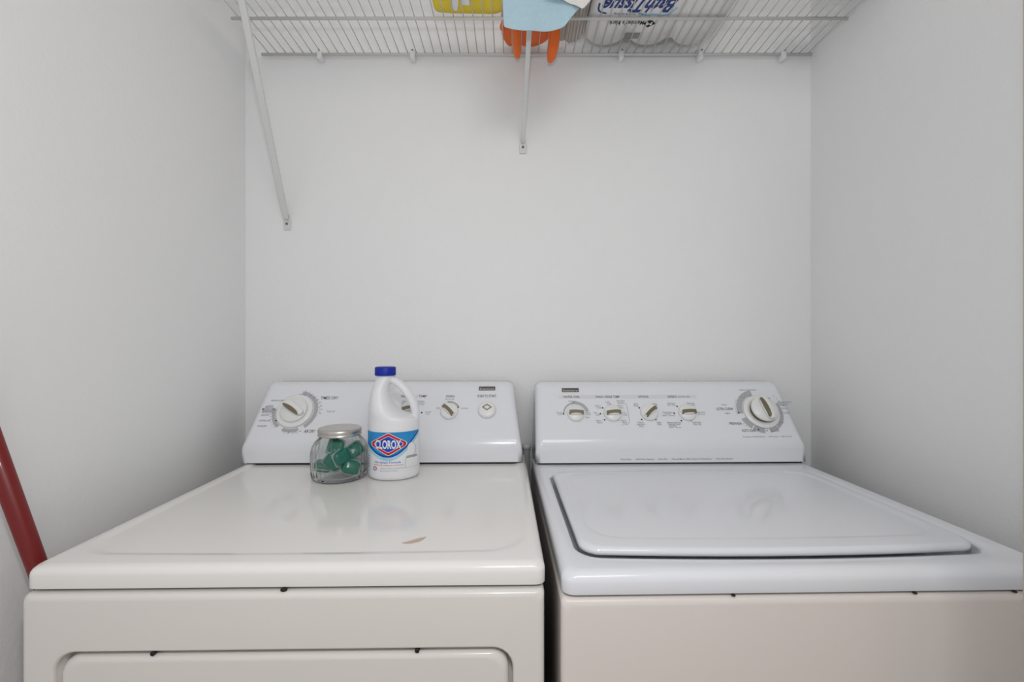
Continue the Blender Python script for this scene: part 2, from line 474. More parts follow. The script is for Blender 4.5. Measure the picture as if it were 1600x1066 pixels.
def selector(parent, P0y, u, v, ang, name='selector_knob', rad=0.0225):
    k = rad / 0.0225
    base = lathe([(0.0228 * k, 0), (0.0228 * k, .004), (0.0212 * k, .008), (0.0185 * k, .010), (0.004, .0106)], 36)
    ridge = xf(blob(0.0195 * k, 0.0085 * k, 0.010, 0.35, 0.7, 28, 8, True), Matrix.Translation((0, 0, .009)))
    a, b = merge([base, ridge])
    o = obj(name, a, b, 'knob', parent, loc=(u, P0y + v * 0.098 / SL, 0.966 + v * 0.149 / SL), rot=PROT)
    o.rotation_euler = (Matrix.Rotation(PHI, 3, 'X') @ Matrix.Rotation(R(ang), 3, 'Z')).to_euler()
    n = 10
    top, bot = [], []
    for i in range(n + 1):
        s = -1 + 2 * i / n
        x = s * 0.0182 * k
        y = -0.0030 + 0.0016 * (1 - s * s)
        top.append((x, y + 0.0046 * k, .0194))
        bot.append((x, y - 0.0046 * k, .0190))
    lo = [(p[0], p[1], .0105) for p in (bot + top[::-1])]
    hi = bot + top[::-1]
    a, b = loft([lo, hi])
    obj('inlay', a, b, 'inlay', o, smooth=False, bevel=0.0004, seg=1)
    return o

def timer(parent, P0y, u, v, ang, out=0.0):
    loc = (u, P0y + v * 0.098 / SL, 0.966 + v * 0.149 / SL)
    a, b = lathe([(.0485, .0015), (.0485, .004), (.046, .0062), (.036, .0075), (.034, .006)], 56)
    o = obj('timer_dial', a, b, 'knob', parent, loc=loc)
    o.rotation_euler = (Matrix.Rotation(PHI, 3, 'X') @ Matrix.Rotation(R(ang), 3, 'Z')).to_euler()
    if out:
        a, b = lathe([(.032, .005), (.032, .006 + out)], 40)
        obj('grip_gap_shade', a, b, 'inlay', o)  # dark cylinder painting in the shadow gap under the pulled-out grip
    base = lathe([(.0335, .006 + out), (.0355, .008 + out), (.0352, .012 + out), (.033, .0145 + out), (.006, .0155 + out)], 48)
    ridge = xf(blob(0.0335, 0.0125, 0.013, 0.40, 0.75, 36, 9, True), Matrix.Translation((0, .003, .0140 + out)))
    a, b = merge([base, ridge])
    obj('grip', a, b, 'knob', o)
    n = 12
    hi = []
    for i in range(n + 1):
        s = -1 + 2 * i / n
        hi.append((s * 0.0285, -0.0052 - 0.0036 * (1 - s * s) ** 0.5, .0272 + out))
    for i in range(n + 1):
        s = 1 - 2 * i / n
        hi.append((s * 0.0285, -0.0052 + 0.0074 * (1 - s * s) ** 0.5, .0278 + out))
    hi.pop()
    hi.pop(n + 1)
    lo = [(p[0], p[1], .018 + out) for p in hi]
    a, b = loft([lo, hi])
    obj('inlay', a, b, 'inlay', o, smooth=False)
    return o

def panel_print(parent, P0y, texts, dots, arcs, ticks, big):
    loc = (0, P0y, 0.966)
    for (s, u, v, w, h) in texts:
        if h > big:
            a, b = up3(text2(s, u, v, w, h, 0.004), .0005)
            raw('printed_word', a, b, 'print', parent, loc, PROT)['kind'] = 'stuff'
    a, b = merge([up3(text2(s, u, v, w, h, 0.0), .0005) for (s, u, v, w, h) in texts if h <= big])
    raw('printed_small_lettering', a, b, 'print2', parent, loc, PROT)['kind'] = 'stuff'
    a, b = merge([up3(disc2(u, v, .0024, 10), .0005) for (u, v) in dots])
    raw('printed_dots', a, b, 'print', parent, loc, PROT)['kind'] = 'stuff'
    for q in arcs:
        raw('printed_arc', *up3(q, .0004), 'arc', parent, loc, PROT)
    a, b = merge([up3(q, .0004) for q in ticks])
    raw('printed_ticks', a, b, 'arc', parent, loc, PROT)['kind'] = 'stuff'

def badge(parent, P0y, u, v, w, h):
    loc = (u, P0y + v * 0.098 / SL, 0.966 + v * 0.149 / SL)
    a, b = boxg(-w / 2, w / 2, -h / 2, h / 2, 0, .0018)
    o = obj('badge', a, b, 'badge', parent, smooth=False, loc=loc, rot=PROT, bevel=.0008, seg=2)
    a, b = up3(text2('Kenmore', 0, -h * .14, w * .86, h * .46, 0.012), .0021)
    raw('badge_lettering', a, b, 'silver', o)['kind'] = 'stuff'
    return o

# ---- dryer
dryer = thing('clothes_dryer', 'creamy white clothes dryer with the jar and bleach bottle standing on it', 'dryer', (-0.3216, 0.65093, 0), R(1.0))
def P(pts, z, bow=0.0):
    return [(x, y - bow * max(0.0, 1 - (x / 0.3685) ** 2) * (1 if y < 0.2 else 0), z) for (x, y) in pts]
W2 = 0.3705
loops = [P(rr2(-W2 + .004, W2 - .004, .004, .656, .012), .8810), P(rr2(-W2, W2, 0, .66, .014), .8834), P(rr2(-W2, W2, 0, .66, .014), .9010)]
for k in range(1, 6):
    t = R(90 * k / 5)
    ins = .013 * (1 - math.cos(t))
    loops.append(P(rr2(-W2 + ins, W2 - ins, ins, .66 - ins, .014), .901 + .013 * math.sin(t)))
for q, dz in ((0.0, 0), (.25, .0004), (.5, .0015), (.75, .0026), (1, .003)):
    e = .018 * q
    loops.append(P(rr2(-W2 + .018 + e, W2 - .018 - e, .038 + e, .636 - e, .06), .914 - dz, .008))
v, f = loft(loops)
obj('top_panel', v, f, 'dryer', dryer, wn=True)

def XZ(pts, y):
    return [(x, y, z) for (x, z) in pts]
CW = .3685
loops = [XZ(rr2(-CW, CW, .0, .8778, .006), .655), XZ(rr2(-CW, CW, .0, .8778, .006), .003),
         XZ(rr2(-CW + .0012, CW - .0012, .001, .8763, .008), -.0025), XZ(rr2(-CW + .004, CW - .004, .004, .8733, .010), -.0055), XZ(rr2(-CW + .009, CW - .009, .009, .8683, .012), -.0065),
         XZ(rr2(-.3265, .3265, .137, .800, .033), -.0065), XZ(rr2(-.3240, .3240, .1395, .7975, .031), -.0055), XZ(rr2(-.3225, .3225, .141, .796, .030), -.002), XZ(rr2(-.3225, .3225, .141, .796, .030), .022)]
v, f = loft(loops)
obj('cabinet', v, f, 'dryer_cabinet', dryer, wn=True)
loops = [XZ(rr2(-.3165, .3165, .147, .7895, .026), .0215), XZ(rr2(-.3165, .3165, .147, .7895, .026), .004)]
for k in range(1, 6):
    t = R(90 * k / 5)
    ins = .009 * (1 - math.cos(t))
    loops.append(XZ(rr2(-.3165 + ins, .3165 - ins, .147 + ins, .7895 - ins, .026), .004 - .009 * math.sin(t)))
v, f = loft(loops)
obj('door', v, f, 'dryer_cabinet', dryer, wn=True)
for x in (-.187, .186):
    v, f = cylg((x, -.0045, .7925), (x, .012, .7925), .0032)
    obj('door_bumper', v, f, 'black', dryer)
v, f = xf(blob(.005, .004, .003, 1, 1, 14, 8), Matrix.Translation((-.005, .001, .8790)))
obj('lid_clip', v, f, 'black', dryer)
v, f = boxg(-.362, .350, .545, .648, .9105, .9165)
obj('console_gap_shade', v, f, 'black', dryer, smooth=False)  # black strip standing in for the shadow under the console
console(dryer, -.3775, .3605, .0225, .0225, .5375, .690)
panel_print(dryer, .5375, DRYER_TEXT, DRYER_DOTS,
            [ring2(-0.2571, 0.0933, .051, .0615, 82, -52), ring2(-0.2571, 0.0933, .051, .0605, -68, -112), ring2(-0.2571, 0.0933, .051, .0605, 172, 232),
             ring2(0.1607, 0.092, .0255, .0305, 100, 30)],
            [ring2(-0.2571, 0.0933, .0625, .0655, a - .9, a + .9, 2) for a in list(range(-12, 84, 11)) + list(range(178, 228, 8)) + [-72, -82, -92, -102]], .0062)
timer(dryer, .5375, -0.2571, 0.0933, -33)
selector(dryer, .5375, 0.1607, 0.092, -45, rad=.0240)
selector(dryer, .5375, 0.0539, 0.098, 10, rad=.0240)
badge(dryer, .5375, 0.2623, 0.1612, .046, .0125)
v, f = lathe([(.0245, 0), (.0245, .006), (.0225, .0105), (.018, .0125), (.004, .0132)], 40)
sb = obj('start_button', v, f, 'knob', dryer, loc=(0.2636, .5375 + 0.0946 * .098 / SL, .966 + 0.0946 * .149 / SL), rot=PROT)
dia = lambda a, b: [(-a, 0), (0, -b), (a, 0), (0, b)]
d0, d1 = dia(.0135, .0095), dia(.0098, .0066)
v = [(p[0], p[1] + .004, .0142) for p in d0 + d1] + [(p[0], p[1] + .004, .009) for p in d0 + d1]
f = []
for i in range(4):
    j = (i + 1) % 4
    f += [(i, j, 4 + j, 4 + i), (8 + i, 12 + i, 12 + j, 8 + j), (i, 8 + i, 8 + j, j), (4 + i, 4 + j, 12 + j, 12 + i)]
obj('diamond_outline', v, f, 'inlay', sb, smooth=False)
# bare sliver on the top panel
chip = [(-.1775, .7255), (-.171, .7225), (-.160, .7235), (-.150, .7295), (-.1445, .7375), (-.1415, .7490), (-.152, .7440), (-.164, .7345), (-.172, .7285)]
cz = math.radians(1.0)
lc = []
for (x, y) in chip:
    x += .3216
    y -= .6469
    lc.append((x * math.cos(cz) + y * math.sin(cz), -x * math.sin(cz) + y * math.cos(cz)))
obj('paint_chip', [(x, y, .9110) for x, y in lc] + [(x, y, .9113) for x, y in lc], [tuple(range(9)), tuple(range(9, 18))] + [(i, (i + 1) % 9, 9 + (i + 1) % 9, 9 + i) for i in range(9)], 'chip', dryer, smooth=False)

# ---- washer
washer = thing('washing_machine', 'top loading white washing machine with a closed lid beside the dryer', 'washer', (0.4309, 0.64019, 0), R(1.3))
WW = .361
def PW(pts, z, bow=0.0):
    return [(x, y - bow * max(0.0, 1 - ((x + .0055) / 0.3185) ** 2) * max(0, min(1, (0.25 - y) / 0.15)), z) for (x, y) in pts]
loops = [PW(rr2(-WW + .004, WW - .004, .004, .656, .014), .8795), PW(rr2(-WW, WW, 0, .66, .018), .8815), PW(rr2(-WW, WW, 0, .66, .018), .8970)]
for k in range(1, 6):
    t = R(90 * k / 5)
    ins = .015 * (1 - math.cos(t))
    loops.append(PW(rr2(-WW + ins, WW - ins, ins, .66 - ins, .018), .897 + .015 * math.sin(t)))
LX0, LX1, LY0, LY1 = -.328, .317, .064, .484
loops += [PW(rr2(LX0 - .012, LX1 + .012, LY0 - .030, LY1 + .006, .045), .9116, .012), PW(rr2(LX0 - .004, LX1 + .004, LY0 - .012, LY1 + .004, .038), .9085, .012), PW(rr2(LX0, LX1, LY0, LY1, .034), .9045, .012), PW(rr2(LX0, LX1, LY0, LY1, .034), .872, .012)]
v, f = loft(loops)
obj('top_panel', v, f, 'washer', washer, wn=True)
lx0, lx1, ly0, ly1 = LX0 + .0055, LX1 - .0055, LY0 + .0060, LY1 - .004
loops = [PW(rr2(lx0 + .003, lx1 - .003, ly0 + .003, ly1 - .003, .028), .9035, .012), PW(rr2(lx0, lx1, ly0, ly1, .030), .9050, .012), PW(rr2(lx0, lx1, ly0, ly1, .030), .9085, .012)]
for k in range(1, 6):
    t = R(90 * k / 5)
    ins = .0085 * (1 - math.cos(t))
    loops.append(PW(rr2(lx0 + ins, lx1 - ins, ly0 + ins, ly1 - ins, .030), .9085 + .0075 * math.sin(t), .012))
for q, dz in ((0, 0), (.5, .0011), (1, .0022)):
    e = .012 * q
    loops.append(PW(rr2(lx0 + .018 + e, lx1 - .018 - e, ly0 + .034 + e, ly1 - .014, .05), .9160 - dz, .012))
v, f = loft(loops)
obj('lid', v, f, 'washer', washer, wn=True)
WC = WW + .002
loops = [XZ(rr2(-WC, WC, .0, .8770, .008), .655), XZ(rr2(-WC, WC, .0, .8770, .008), .008), XZ(rr2(-WC + .0015, WC - .0015, .0015, .8755, .009), .002), XZ(rr2(-WC + .005, WC - .005, .005, .8720, .010), -.0012), XZ(rr2(-WC + .011, WC - .011, .011, .8660, .012), -.0022)]
v, f = loft(loops)
obj('cabinet', v, f, 'cabinet', washer, wn=True)
v, f = boxg(-.350, .350, .558, .648, .9105, .9165)
obj('console_gap_shade', v, f, 'black', washer, smooth=False)  # added dark strip: shade in the gap below the washer console
console(washer, -.3575, .3600, .007, .0175, .55, .690)
panel_print(washer, .55, WASHER_TEXT, WASHER_DOTS,
            [ring2(0.264, 0.0912, .050, .0655, 100, 186), ring2(0.264, 0.0912, .050, .0640, 200, 231), ring2(0.264, 0.0912, .050, .0640, 234, 263), ring2(0.264, 0.0912, .050, .0620, 278, 303), ring2(0.264, 0.0912, .050, .0600, 306, 385),
             ring2(-0.245, 0.0856, .0300, .0345, 178, 100), ring2(-0.245, 0.0856, .0290, .0375, 100, 12), line2(BOX, .0012)],
            [ring2(0.264, 0.0912, .067, .070, a - .9, a + .9, 2) for a in list(range(150, 188, 6)) + list(range(14, 46, 7)) + [212, 218]], .0060)
v, f = boxg(-0.2875, 0.0964, 0.1318, 0.1422, .0001, .00025)
raw('printed_strip', v, f, 'strip', washer, (0, .55, .966), PROT)
timer(washer, .55, 0.264, 0.0893, -80, out=.011)
for (u, q, a) in ((-0.245, 0.0866, -2), (-0.1449, 0.0862, 4), (-0.045, 0.0877, 40), (0.0594, 0.0873, 2)):
    selector(washer, .55, u, q, a, rad=.0236)
badge(washer, .55, -0.2539, 0.1573, .047, .0125)
v, f = text2('Heavy Duty   \u00b7   KING Size Capacity   \u00b7   Quiet Pak   \u00b7   2 Speed Motor With 4 Speed Combinations   \u00b7   Ultra Rinse System', .013, .9265, .296, .0042, 0.004)
raw('band_lettering', [(p[0], .5496, p[1]) for p in v], f, 'print2', washer)['kind'] = 'stuff'
for (x, z) in ((.14, .8782), (.285, .8782), (-.12, .8782)):
    v, f = xf(blob(.003, .003, .0014, 1, 1, 12, 6), Matrix.Translation((x, .0015, z)))
    obj('seam_grime', v, f, 'black', washer)

# ---- grey pipe between the machines
pipe = thing('drain_standpipe', 'grey upright drain pipe against the back wall between dryer and washer', 'pipe', (0.0425, 1.325, 0))
v, f = lathe([(.0105, 0), (.0105, .925)], 24)
obj('pipe', v, f, 'pipe', pipe)
v, f = lathe([(.0105, .922), (.0125, .923), (.0125, .934), (.0105, .935), (.0080, .935), (.0080, .90)], 24)
obj('rim', v, f, 'brace', pipe)

# ---- broom leaning in the gap at the left
broom = thing('broom', 'red broom handle leaning in the gap between dryer and left wall', 'broom', (0, 0, 0))
v, f = tube([(-.745, .9625, .055), (-.745, .575, 1.345)], .0128, 20)
obj('handle', v, f, 'red', broom)
v, f = xf(blob(.0135, .0135, .022, .8, 1, 20, 10), Matrix.Translation((-.745, .573, 1.35)) @ Matrix.Rotation(R(-16.7), 4, 'X').inverted())
obj('grip_cap', v, f, 'red', broom)
v, f = boxg(-.770, -.720, .90, 1.06, .055, .085)
obj('head_block', v, f, 'red', broom, bevel=.006)
v, f = boxg(-.767, -.723, .89, 1.07, .0, .056)
obj('bristles', v, f, 'bristle', broom, bevel=.004)
# ---------------------------------------------------------------- jar with detergent pods
JX, JY, TZ = -.4105, 1.085, .9112
jar = thing('glass_jar', 'ribbed clear glass jar with a silver screw lid, filled with green pods', 'jar', (JX, JY, TZ))
NR = 30
def rib(a, z, r):
    k = max(0.0, min(1.0, (z - .010) / .012)) * max(0.0, min(1.0, (.090 - z) / .010))
    return .0009 * k * math.cos(NR * a)
po = [(.050, 0), (.058, .0008), (.0625, .005), (.0640, .012), (.0642, .030), (.0642, .055), (.0635, .066), (.0610, .076), (.0560, .086), (.0500, .093), (.0455, .098), (.0440, .102), (.0440, .113)]
pi_ = [(.0410, .113), (.0410, .102), (.0425, .097), (.0470, .091), (.0542, .0855), (.0590, .0755), (.0616, .0655), (.0623, .055), (.0623, .030), (.0615, .014), (.056, .0085), (.040, .0075), (.01, .0075)]
v, f = lathe(po + pi_, NR * 8, lambda a, z, r: rib(a, z, r))
obj('glass_body', v, f, 'glass', jar)
v, f = lathe([(.0455, .1015), (.0490, .1015), (.0500, .1030), (.0490, .1050), (.0480, .1068), (.0490, .1085), (.0498, .1105), (.0495, .1150), (.0470, .1180), (.0440, .1188), (.0050, .1188)], 64, None, False)
obj('screw_lid', v, f, 'lidmetal', jar)
pods = [((-.034, -.014, .030), (20, 10, 15)), ((.000, -.022, .078), (75, 10, -10)), ((.036, -.004, .064), (60, -30, 40)), ((.034, -.024, .030), (70, 20, 20)),
        ((-.004, -.030, .044), (85, 35, 5)), ((-.004, .020, .026), (10, -15, 70)), ((-.024, .022, .056), (50, 20, -50)), ((.018, .030, .044), (30, -60, 10)), ((-.012, -.004, .062), (15, 55, 30)), ((.016, -.034, .056), (80, -20, 60))]
pnames = ['green detergent pod at the bottom left inside the glass jar', 'green detergent pod topmost in the middle of the glass jar', 'dark green detergent pod high on the right side inside the jar', 'green detergent pod at the bottom right inside the glass jar',
          'green detergent pod in the middle of the jar facing front', 'green detergent pod low at the back of the jar', 'green detergent pod at the back left inside the jar', 'green detergent pod at the back right inside the jar', 'green detergent pod left of centre under the topmost pod in the jar', 'green detergent pod right of centre against the front glass of the jar']
gel0 = film0 = None
for (p, r), lab in zip(pods, pnames):
    t = thing('detergent_pod', lab, 'detergent pod', (JX + p[0], JY + p[1], TZ + p[2]), 0, 'detergent pods in the jar')
    t.rotation_euler = tuple(R(a) for a in r)
    if gel0 is None:
        v, f = blob(.0205, .0165, .0120, .7, .55, 24, 10)
        gel0 = obj('gel_chamber', v, f, 'podgreen', t)
        v, f = blob(.0225, .0185, .0020, .5, .35, 24, 6)
        film0 = obj('film_skirt', v, f, 'podfilm', t)
    else:
        for g in (gel0, film0):
            c = g.copy()
            C.objects.link(c)
            c.parent = t

# ---------------------------------------------------------------- bleach bottle
BX, BY = -.2836, 1.096
bottle = thing('bleach_bottle', 'white plastic bleach bottle with blue cap and blue red label on the dryer', 'bottle', (BX, BY, TZ), R(5))
bottle.scale = (1, 1, 1.012)
AX, AY = .0600, .0500
sec = [  # z, left, right, half depth
    (.000, -.050, .050, .041), (.002, -.056, .056, .046), (.006, -.0588, .0588, .049), (.012, -.060, .060, .050), (.060, -.060, .060, .050), (.112, -.060, .060, .050), (.128, -.060, .0598, .0495),
    (.138, -.060, .0585, .049), (.144, -.0598, .046, .048), (.150, -.0595, .026, .046), (.160, -.0592, .008, .043), (.172, -.0585, -.001, .040), (.186, -.0570, -.007, .036), (.200, -.0540, -.011, .032),
    (.212, -.0500, -.011, .028), (.222, -.0462, -.008, .024), (.231, -.0430, -.002, .0205), (.236, -.0405, -.0010, .0195), (.246, -.0400, -.0015, .0193)]
loops = []
for (z, l, r, d) in sec:
    loops.append([((l + r) / 2 + (r - l) / 2 * math.cos(2 * PI * i / 48), d * math.sin(2 * PI * i / 48), z) for i in range(48)])
body = loft(loops)
hpts = [(.046, 0, .118), (.0505, 0, .136), (.0505, 0, .152), (.0475, 0, .166), (.0420, 0, .180), (.0340, 0, .194), (.0240, 0, .207), (.0125, 0, .218), (.0010, 0, .226), (-.012, 0, .232)]
hrad = [.0095, .0098, .0100, .0102, .0105, .0107, .0105, .0100, .0095, .0085]
hp = []
v, f = tube(hpts, hrad, 20)
v = [(p[0], p[1] * 1.25, p[2]) for p in v]
v, f = merge([body, (v, f)])
bo = obj('bottle_body', v, f, 'hdpe', bottle)
rm = bo.modifiers.new('remesh', 'REMESH')
rm.mode = 'VOXEL'
rm.voxel_size = .0017
rm.use_smooth_shade = True
sm = bo.modifiers.new('smooth', 'SMOOTH')
sm.factor = .6
sm.iterations = 6
v, f = lathe([(.0200, .2385), (.0238, .2385), (.0242, .240), (.0242, .2565), (.0232, .2585), (.0205, .2590), (.003, .2590)], 72, lambda a, z, r: .0004 * math.cos(36 * a) if r > .0235 else 0, False)
obj('cap', v, f, 'capblue', bottle, loc=(-.0208, 0, 0))

def wrap(vf2, off):
    """lay a flat outline onto the front of the bottle"""
    bm = bmesh.new()
    vs = [bm.verts.new((p[0], 0, p[1])) for p in vf2[0]]
    for q in vf2[1]:
        try:
            bm.faces.new([vs[i] for i in q])
        except ValueError:
            pass
    k = -.056
    while k < .0561:
        bmesh.ops.bisect_plane(bm, geom=bm.verts[:] + bm.edges[:] + bm.faces[:], plane_co=(k, 0, 0), plane_no=(1, 0, 0))
        k += .007
    a, b = AX + off, AY + off
    out = []
    bm.verts.index_update()
    for q in bm.verts:
        x = max(-.995 * a, min(.995 * a, q.co.x))
        out.append((x, -b * math.sqrt(1 - (x / a) ** 2), q.co.z))
    fs = [tuple(w.index for w in q.verts) for q in bm.faces]
    bm.free()
    return out, fs
def poly2(pts):
    return pts, [tuple(range(len(pts)))]
def lab(name, vf2, m, off, parent):
    a, b = wrap(vf2, off)
    return obj(name, a, b, m, parent)
LXm = .0590
N = 24
xs = [-LXm + 2 * LXm * i / N for i in range(N + 1)]
ztop = lambda x: .1120
label = lab('label', poly2([(x, .022) for x in xs] + [(x, ztop(x)) for x in xs[::-1]]), 'labwhite', .0006, bottle)
def swoosh(x, d):                      # lower edge of the blue field
    t = (x + .006) / .055
    return .0560 + d + (.037 if t > 0 else .031) * t * t
def field(d, top=None):
    lo = [(x, min(.1115, swoosh(x, d))) for x in xs]
    return poly2(lo + [(x, (.1120 if top is None else min(.112, swoosh(x, top)))) for x in xs[::-1]])
lab('cyan_splash', field(-.009, .004), 'labcyan', .0008, label)
lab('blue_field', field(0.0), 'labblue', .0010, label)
lab('dark_blue_rim', field(-.001, .0035), 'labnavy', .0012, label)
def hexd(a, b, cx, cz, cut=.10):
    return [(cx - a, cz - b * cut), (cx - a * .93, cz - b * (cut + .12)), (cx - a * .08, cz - b * .97), (cx, cz - b), (cx + a * .08, cz - b * .97), (cx + a * .93, cz - b * (cut + .12)), (cx + a, cz - b * cut), (cx + a, cz + b * cut), (cx + a * .93, cz + b * (cut + .12)), (cx + a * .08, cz + b * .97), (cx, cz + b), (cx - a * .08, cz + b * .97), (cx - a * .93, cz + b * (cut + .12)), (cx - a, cz + b * cut)]
ECX, ECZ = -.0050, .0850
lab('emblem_white_edge', poly2(hexd(.0412, .0258, ECX, ECZ)), 'labwhite', .0014, label)
lab('emblem_red', poly2(hexd(.0396, .0243, ECX, ECZ)), 'labred', .0016, label)
lab('emblem_white_line', poly2(hexd(.0334, .0187, ECX, ECZ, .08)), 'labwhite', .0017, label)
lab('emblem_blue', poly2(hexd(.0320, .0176, ECX, ECZ, .07)), 'emblue', .0018, label)
lab('brand_lettering', text2('CLOROX', ECX - .0008, ECZ, .0595, .0185, .03, 4), 'labwhite', .0021, label)['kind'] = 'stuff'
lab('name_lettering', text2('No-Splash Formula', -.0070, .0440, .060, .0046, .006), 'emblue', .0010, label)['kind'] = 'stuff'
lab('claim_lettering', text2('99.9% Kills of Bacteria and Viruses', -.0055, .0376, .068, .0030, .004), 'labred', .0010, label)['kind'] = 'stuff'
a, b = merge([text2('Whitens, Brightens & Deodorizes', .0040, .0305, .056, .0028, .004), text2('Easy-to-Pour & Control', -.0040, .0250, .040, .0028, .004)])
lab('small_lettering', (a, b), 'labgrey', .0010, label)['kind'] = 'stuff'
lab('seal', disc2(-.0370, .0290, .0050, 18), 'labred', .0010, label)
lab('seal_inner', disc2(-.0370, .0290, .0034, 16), 'labcyan', .0012, label)
lab('side_lettering', merge([text2('IIIIII', -.0550, .030 + .006 * i, .005, .003, .01) for i in range(5)]), 'emblue', .0010, label)['kind'] = 'stuff'
# toilet picture at the right of the label
lab('picture_bowl_edge', poly2([(.0325, .029), (.0582, .029), (.0588, .050), (.0560, .0525), (.0350, .0525), (.0322, .049)]), 'lablight', .0013, label)
lab('picture_shadow', disc2(.0462, .0700, .0088, 24, .0165), 'lablight', .0014, label)
lab('picture_seat', disc2(.0448, .0702, .0080, 24, .0158), 'labwhite', .0016, label)
lab('picture_rim', disc2(.0455, .0535, .0115, 24, .0034), 'labgrey', .0017, label)
lab('picture_bowl', poly2([(.0340, .030), (.0575, .030), (.0582, .049), (.0560, .0512), (.0460, .0516), (.0360, .0508), (.0335, .048)]), 'labwhite', .0018, label)

# ---------------------------------------------------------------- wire shelf
SZ = 2.083
shelf = thing('wire_shelf', 'white wire shelf on the back wall above the machines', 'shelf', (0, 0, 0))
def rod(name, x0, x1, y, z, r):
    v, f = tube([(x0, y, z), (x1, y, z)], r, 12)
    return obj(name, v, f, 'wire', shelf)
rod('back_rod', -.740, .886, 1.346, SZ, .0042)
rod('middle_rod', -.737, .882, 1.196, SZ, .0040)
rod('front_rod', -.737, .882, 1.052, SZ - .001, .0036)
rod('front_rod', -.737, .882, 1.046, SZ - .030, .0036)
nw = 63
w0 = None
for i in range(nw):
    x = -.719 + i * .0257
    if w0 is None:
        v, f = tube([(0, 1.350, SZ + .0035), (0, 1.10, SZ + .0045), (0, 1.054, SZ + .0040), (0, 1.047, SZ + .0005), (0, 1.0425, SZ - .010), (0, 1.0425, SZ - .032)], .0014, 6)
        w0 = obj('wire', v, f, 'wire', shelf, loc=(x, 0, 0))
    else:
        c = w0.copy()
        C.objects.link(c)
        c.parent = shelf
        c.location = (x, 0, 0)
for px in (-.567, -.293, .322, .556, .80):
    v, f = boxg(px - .007, px + .007, 1.335, 1.3595, SZ - .018, SZ + .010)
    c = obj('wall_clip', v, f, 'clip', shelf, bevel=.003, seg=2)
    v, f = cylg((px + .001, 1.333, SZ + .006), (px + .001, 1.337, SZ + .006), .0022)
    obj('screw', v, f, 'screw', c)

def brace(x0, z0, x1, w):
    """flat channel from the wall up to the front rod"""
    a = Vector((x0, WB - .010, z0 + .012))
    b = Vector((x1, 1.052, SZ - .014))
    d = (b - a).normalized()
    s = Vector((1, 0, 0))
    s = (s - d * s.dot(d)).normalized()
    n = d.cross(s)
    prof = [(-w / 2, -.004), (-w / 2 + .002, -.006), (w / 2 - .002, -.006), (w / 2, -.004), (w / 2, .004), (w / 2 - .003, .005), (w / 2 - .003, -.002), (-w / 2 + .003, -.002), (-w / 2 + .003, .005), (-w / 2, .004)]
    loops = []
    for t, k in ((0, .75), (.05, .95), (.12, 1.0), (1.0, 1.0)):
        p = a.lerp(b, t)
        loops.append([tuple(p + s * (q[0] * k) + n * (q[1] * k)) for q in prof])
    v, f = loft(loops)
    o = obj('support_brace', v, f, 'brace', shelf, smooth=False, bevel=.0006, seg=1)
    pts = [(-.010, -.020), (.010, -.020), (.0115, .002), (.008, .018), (.0055, .026), (-.0055, .026), (-.008, .018), (-.0115, .002)]
    v, f = loft([[(x0 + q[0], WB - .0004, z0 + q[1]) for q in pts], [(x0 + q[0], WB - .005, z0 + q[1]) for q in pts]])
    ft = obj('wall_foot', v, f, 'brace', o, smooth=False, bevel=.0012, seg=2)
    v, f = cylg((x0, WB - .0045, z0 - .002), (x0, WB - .008, z0 - .002), .0034)
    obj('foot_screw', v, f, 'screw', o)
    return o
brace(-.670, 1.586, -.634, .0165)
brace(.0325, 1.814, .0465, .0125)

# ---------------------------------------------------------------- things on the shelf
TOP = SZ + .0062
def sheet(name, grid, m, parent=None, thick=.003):
    nr, nc = len(grid), len(grid[0])
    v = [p for row in grid for p in row]
    f = [(i * nc + j, i * nc + j + 1, (i + 1) * nc + j + 1, (i + 1) * nc + j) for i in range(nr - 1) for j in range(nc - 1)]
    o = obj(name, v, f, m, parent)
    s = o.modifiers.new('thick', 'SOLIDIFY')
    s.thickness = thick
    s.offset = 0
    sd = o.modifiers.new('subdiv', 'SUBSURF')
    sd.levels = 1
    sd.render_levels = 2
    return o
def interp(tab, s):
    for (a, p), (b, q) in zip(tab, tab[1:]):
        if s <= b:
            t = (s - a) / (b - a)
            return tuple(p[k] + (q[k] - p[k]) * t for k in range(len(p)))
    return tab[-1][1]

def drape(name, tops, bots, yf, back, m, parent, ripple=.006, thick=.003, seed=0.0, ztop=TOP + .004):
    """cloth that lies on the shelf and hangs over its front edge"""
    nc = 25
    rows = []
    for k in range(5):
        rows.append([(interp(tops, j / (nc - 1))[0], back + (yf + .012 - back) * k / 4, ztop + .003 * math.sin(j * .9 + k + seed)) for j in range(nc)])
    rows.append([(interp(tops, j / (nc - 1))[0], yf + .004, ztop - .003) for j in range(nc)])
    for k in range(0, 11):
        t = k / 10
        row = []
        for j in range(nc):
            s = j / (nc - 1)
            xt = interp(tops, s)[0]
            xb, zb = interp(bots, s)
            x = xt + (xb - xt) * t
            z = (ztop - .012) + (zb - (ztop - .012)) * t
            y = yf - ripple * t * (math.sin(s * 7.5 + seed) + .5 * math.sin(s * 15 + 2 + seed)) - .004 * t
            row.append((x, y, z))
        rows.append(row)
    return sheet(name, rows, m, parent, thick)

